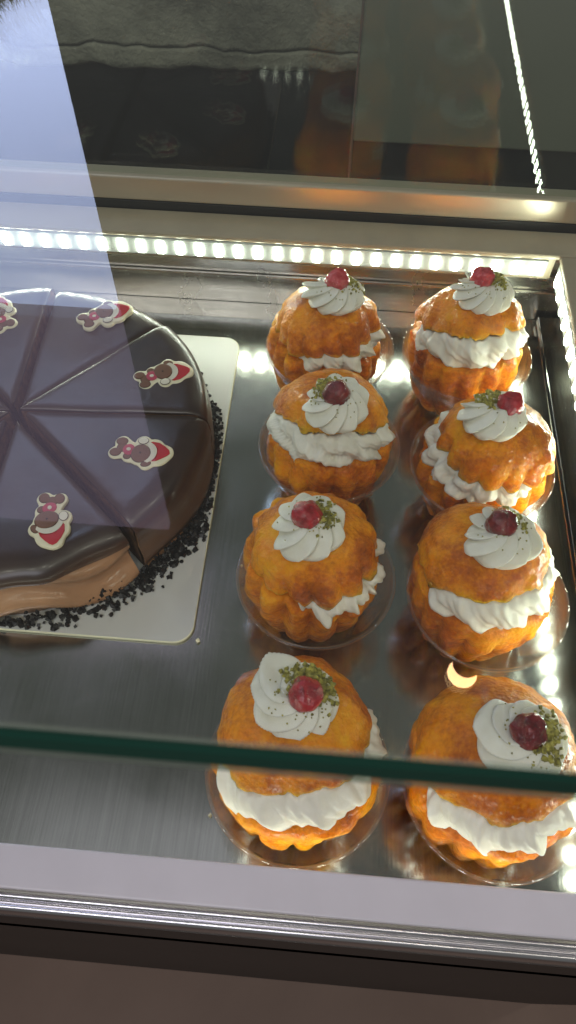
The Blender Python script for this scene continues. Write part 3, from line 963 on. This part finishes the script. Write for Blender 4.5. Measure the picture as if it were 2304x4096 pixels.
fl_m, nt, N, L = mat('brown_floor')
b_ = principled(nt, Roughness=.55)
v_ = coords(nt)
L.new(ramp(nt, noise_n(nt, v_, 3, 6, .6, .4), [(.3, (.20, .130, .098)), (.7, (.26, .175, .135))]), b_.inputs['Base Color'])
out(nt, b_.outputs['BSDF'])
b = MB(); b.box(-3, 3, -3, 3.5, -.92, -.86)
o = b.build('floor', fl_m)
tag(o, kind='structure')

# stone block with a ragged, cracked lower edge behind the pane
Yb = .80
NXS = 90
P = []
for i in range(NXS + 1):
    x = -.75 + (.010 + .75) * i / NXS
    ed = .027 + .006 * nz(x, 0, 0, 9, 2) + .003 * nz(x, 0, 0, 40, 5) - .02 * math.exp(-((x + .33) / .05) ** 2) * .35
    row = [(x, Yb + .09, ed)]
    ck = .021 + .006 * nz(x, 3, 0, 7, 1) + .003 * nz(x, 3, 0, 45, 1)      # long crack near the foot
    for k, t in enumerate((0, .004, .008, ck - .0040, ck - .0014, ck, ck + .0014, ck + .004, *[.032 + .359 * q / 24 for q in range(25)])):
        z = ed + t
        row.append((x, Yb - .004 * (k > 0) + .010 * nz(x, z, 0, 16, 4) + .004 * nz(x, z, 0, 60, 1) + (.022 if k == 5 else 0), z))
    row.append((x, Yb + .09, .42))
    P.append(row)
v, f = grid(P)
o = mesh('stone_block', v, f, M['stone'])
tag(o, 'weathered grey stone block with a ragged lower edge behind the dark pane', 'stone block')
b = MB(); b.box(-.75, .0100, Yb + .012, Yb + .05, -.5, .041, bev=.002)
o = b.build('plinth', plain('black_board', (.010, .011, .011), .55, .3, 20))
tag(o, 'black plinth below the ragged stone edge behind the dark pane', 'plinth')
b = MB(); b.box(.0125, .75, Yb - .006, Yb + .03, -.040, .42, bev=.002)
o = b.build('grey_panel', plain('grey_green_panel', (.22, .235, .18), .5, .08, 6))
tag(o, 'plain grey green panel right of the stone block behind the dark pane', 'panel')
b = MB(); b.box(.0125, .75, Yb + .004, Yb + .04, -.5, -.0415, bev=.002)
o = b.build('base_board', plain('charcoal_board', (.014, .018, .017), .55, .3, 20))
tag(o, 'charcoal board below the grey green panel behind the dark pane', 'board')

# lit wall panel that the glass top mirrors at the upper left
LP = .90
sc_ = empty('light_panel', (-.55, LP, .60))
tag(sc_, 'tall bluish white lit panel standing behind the case, mirrored in the glass top', 'light panel')
def rel(mb, o): mb.v = [(a - o.location.x, c - o.location.y, e - o.location.z) for a, c, e in mb.v]; return mb
b = MB()
for z0_, z1_ in ((.63, .757), (.7585, .925), (.9265, 1.078)):
    b.box(-.95, -.343, LP, LP + .02, z0_, z1_)
rel(b, sc_).build('lit_face', m_emit('bluish_white_backlight', (.56, .66, 1.0), 4.4), sc_)
b = MB(); b.box(-.95, -.343, LP, LP + .02, 1.080, 1.75)
rel(b, sc_).build('dim_face', m_emit('dim_lilac_backlight', (.84, .70, .95), .9), sc_)
# someone's hair, shaped as bristles along the foot of the lit panel
gb = MB(); rg2 = random.Random(3)
for i in range(1500):
    x = rg2.uniform(-.80, -.338)
    zc_ = .672 - .07 * ((x + .60) / .26) ** 2 if x > -.60 else .672
    L_ = rg2.uniform(.012, .030); a_ = rg2.gauss(0, .5); w_ = .0006
    y_ = LP - .02 + rg2.uniform(-.008, .008)
    gb.add([(x - w_, y_, zc_), (x + w_, y_, zc_), (x, y_ + 2 * w_, zc_), (x + L_ * math.sin(a_), y_, zc_ + L_ * math.cos(a_))], [(0, 1, 3), (1, 2, 3), (2, 0, 3)])
P = []
for k in range(60):
    x = -.80 + .462 * k / 59
    zc_ = .672 - .07 * ((x + .60) / .26) ** 2 if x > -.60 else .672
    P.append([(x, LP - .02 + .012 * math.cos(t), zc_ - .022 + .024 * math.sin(t)) for t in np.linspace(0, 2 * PI, 13)])
v, f = grid(P); gb.add(v, f)
o = gb.build('hair', plain('dark_olive_bristle', (.05, .042, .022), .7))
tag(o, 'dark bristly garland along the foot of the lit panel, mirrored at the top left', 'hair')

# pendant lamp mirrored as a glowing crescent
PX, PY, PZ = .2358, .4245, 1.30
pn = empty('pendant_lamp', (PX, PY, PZ))
tag(pn, 'small pendant lamp with a warm glowing bowl hanging above the glass top', 'pendant lamp')
def lathe(prof, n=40):
    P = [[(r * math.cos(2 * PI * i / n), r * math.sin(2 * PI * i / n), z) for r, z in prof] for i in range(n)]
    return grid(P, True)
v, f = lathe([(.001, 0), (.012, .002), (.019, .008), (.022, .016), (.019, .024), (.001, .028)])
mesh('glowing_bowl', v, f, m_emit('warm_glow', (1, .62, .28), 26), pn)
v, f = lathe([(.001, -.012), (.012, -.011), (.018, -.006), (.0200, 0), (.015, .006), (.001, .008)])
o = mesh('shade', v, f, M['dark_rubber'], pn); o.location = (.0002, .0022, -.014)
v, f = lathe([(.003, .028), (.003, .9)], 12)
mesh('cord', v, f, M['dark_rubber'], pn)

# ------------------------------------------------------------------ light
def area(name, loc, target, sx, sy, power, col):
    l = bpy.data.lights.new(name, 'AREA'); l.shape = 'RECTANGLE'; l.size = sx; l.size_y = sy; l.energy = power; l.color = col
    o = bpy.data.objects.new(name, l); link(o); o.location = loc
    d = Vector(target) - Vector(loc); o.rotation_euler = d.to_track_quat('-Z', 'Y').to_euler()
    return o
for q_ in ((-.45, -.45, 1.5), (-.05, -.30, 1.5), (.30, -.42, 1.5), (.70, -.25, 1.5), (.85, .25, 1.4)):
    area('ceiling_spot', q_, (.05, .2, 0), .045, .045, 1.3, (1.0, .93, .80))
area('fill_light', (-.5, -1.3, 1.9), (0, .1, 0), 1.2, .6, 12, (.90, .88, 1.0))  # unseen lamp added as fill for the sill and floor

area('tray_fill_light', (-.45, .30, 2.3), (-.45, .30, 0), 1.1, .42, .65, (.92, .88, 1.0))  # unseen soft lamp added to lighten the front left of the tray
w = bpy.data.worlds.new('World'); sc.world = w; w.use_nodes = True
bg = w.node_tree.nodes['Background']; bg.inputs['Color'].default_value = (.92, .94, .90, 1); bg.inputs['Strength'].default_value = .145

sc.view_settings.view_transform = 'Standard'; sc.view_settings.look = 'None'
sc.view_settings.exposure = 0; sc.view_settings.gamma = 1; sc.view_settings.use_curve_mapping = False
sc.render.engine = 'CYCLES'
cy = sc.cycles
cy.use_denoising = True
try: cy.denoiser = 'OPENIMAGEDENOISE'
except Exception: pass
cy.max_bounces = 14; cy.transparent_max_bounces = 24; cy.diffuse_bounces = 4; cy.glossy_bounces = 6
cy.caustics_reflective = True; cy.sample_clamp_indirect = 6
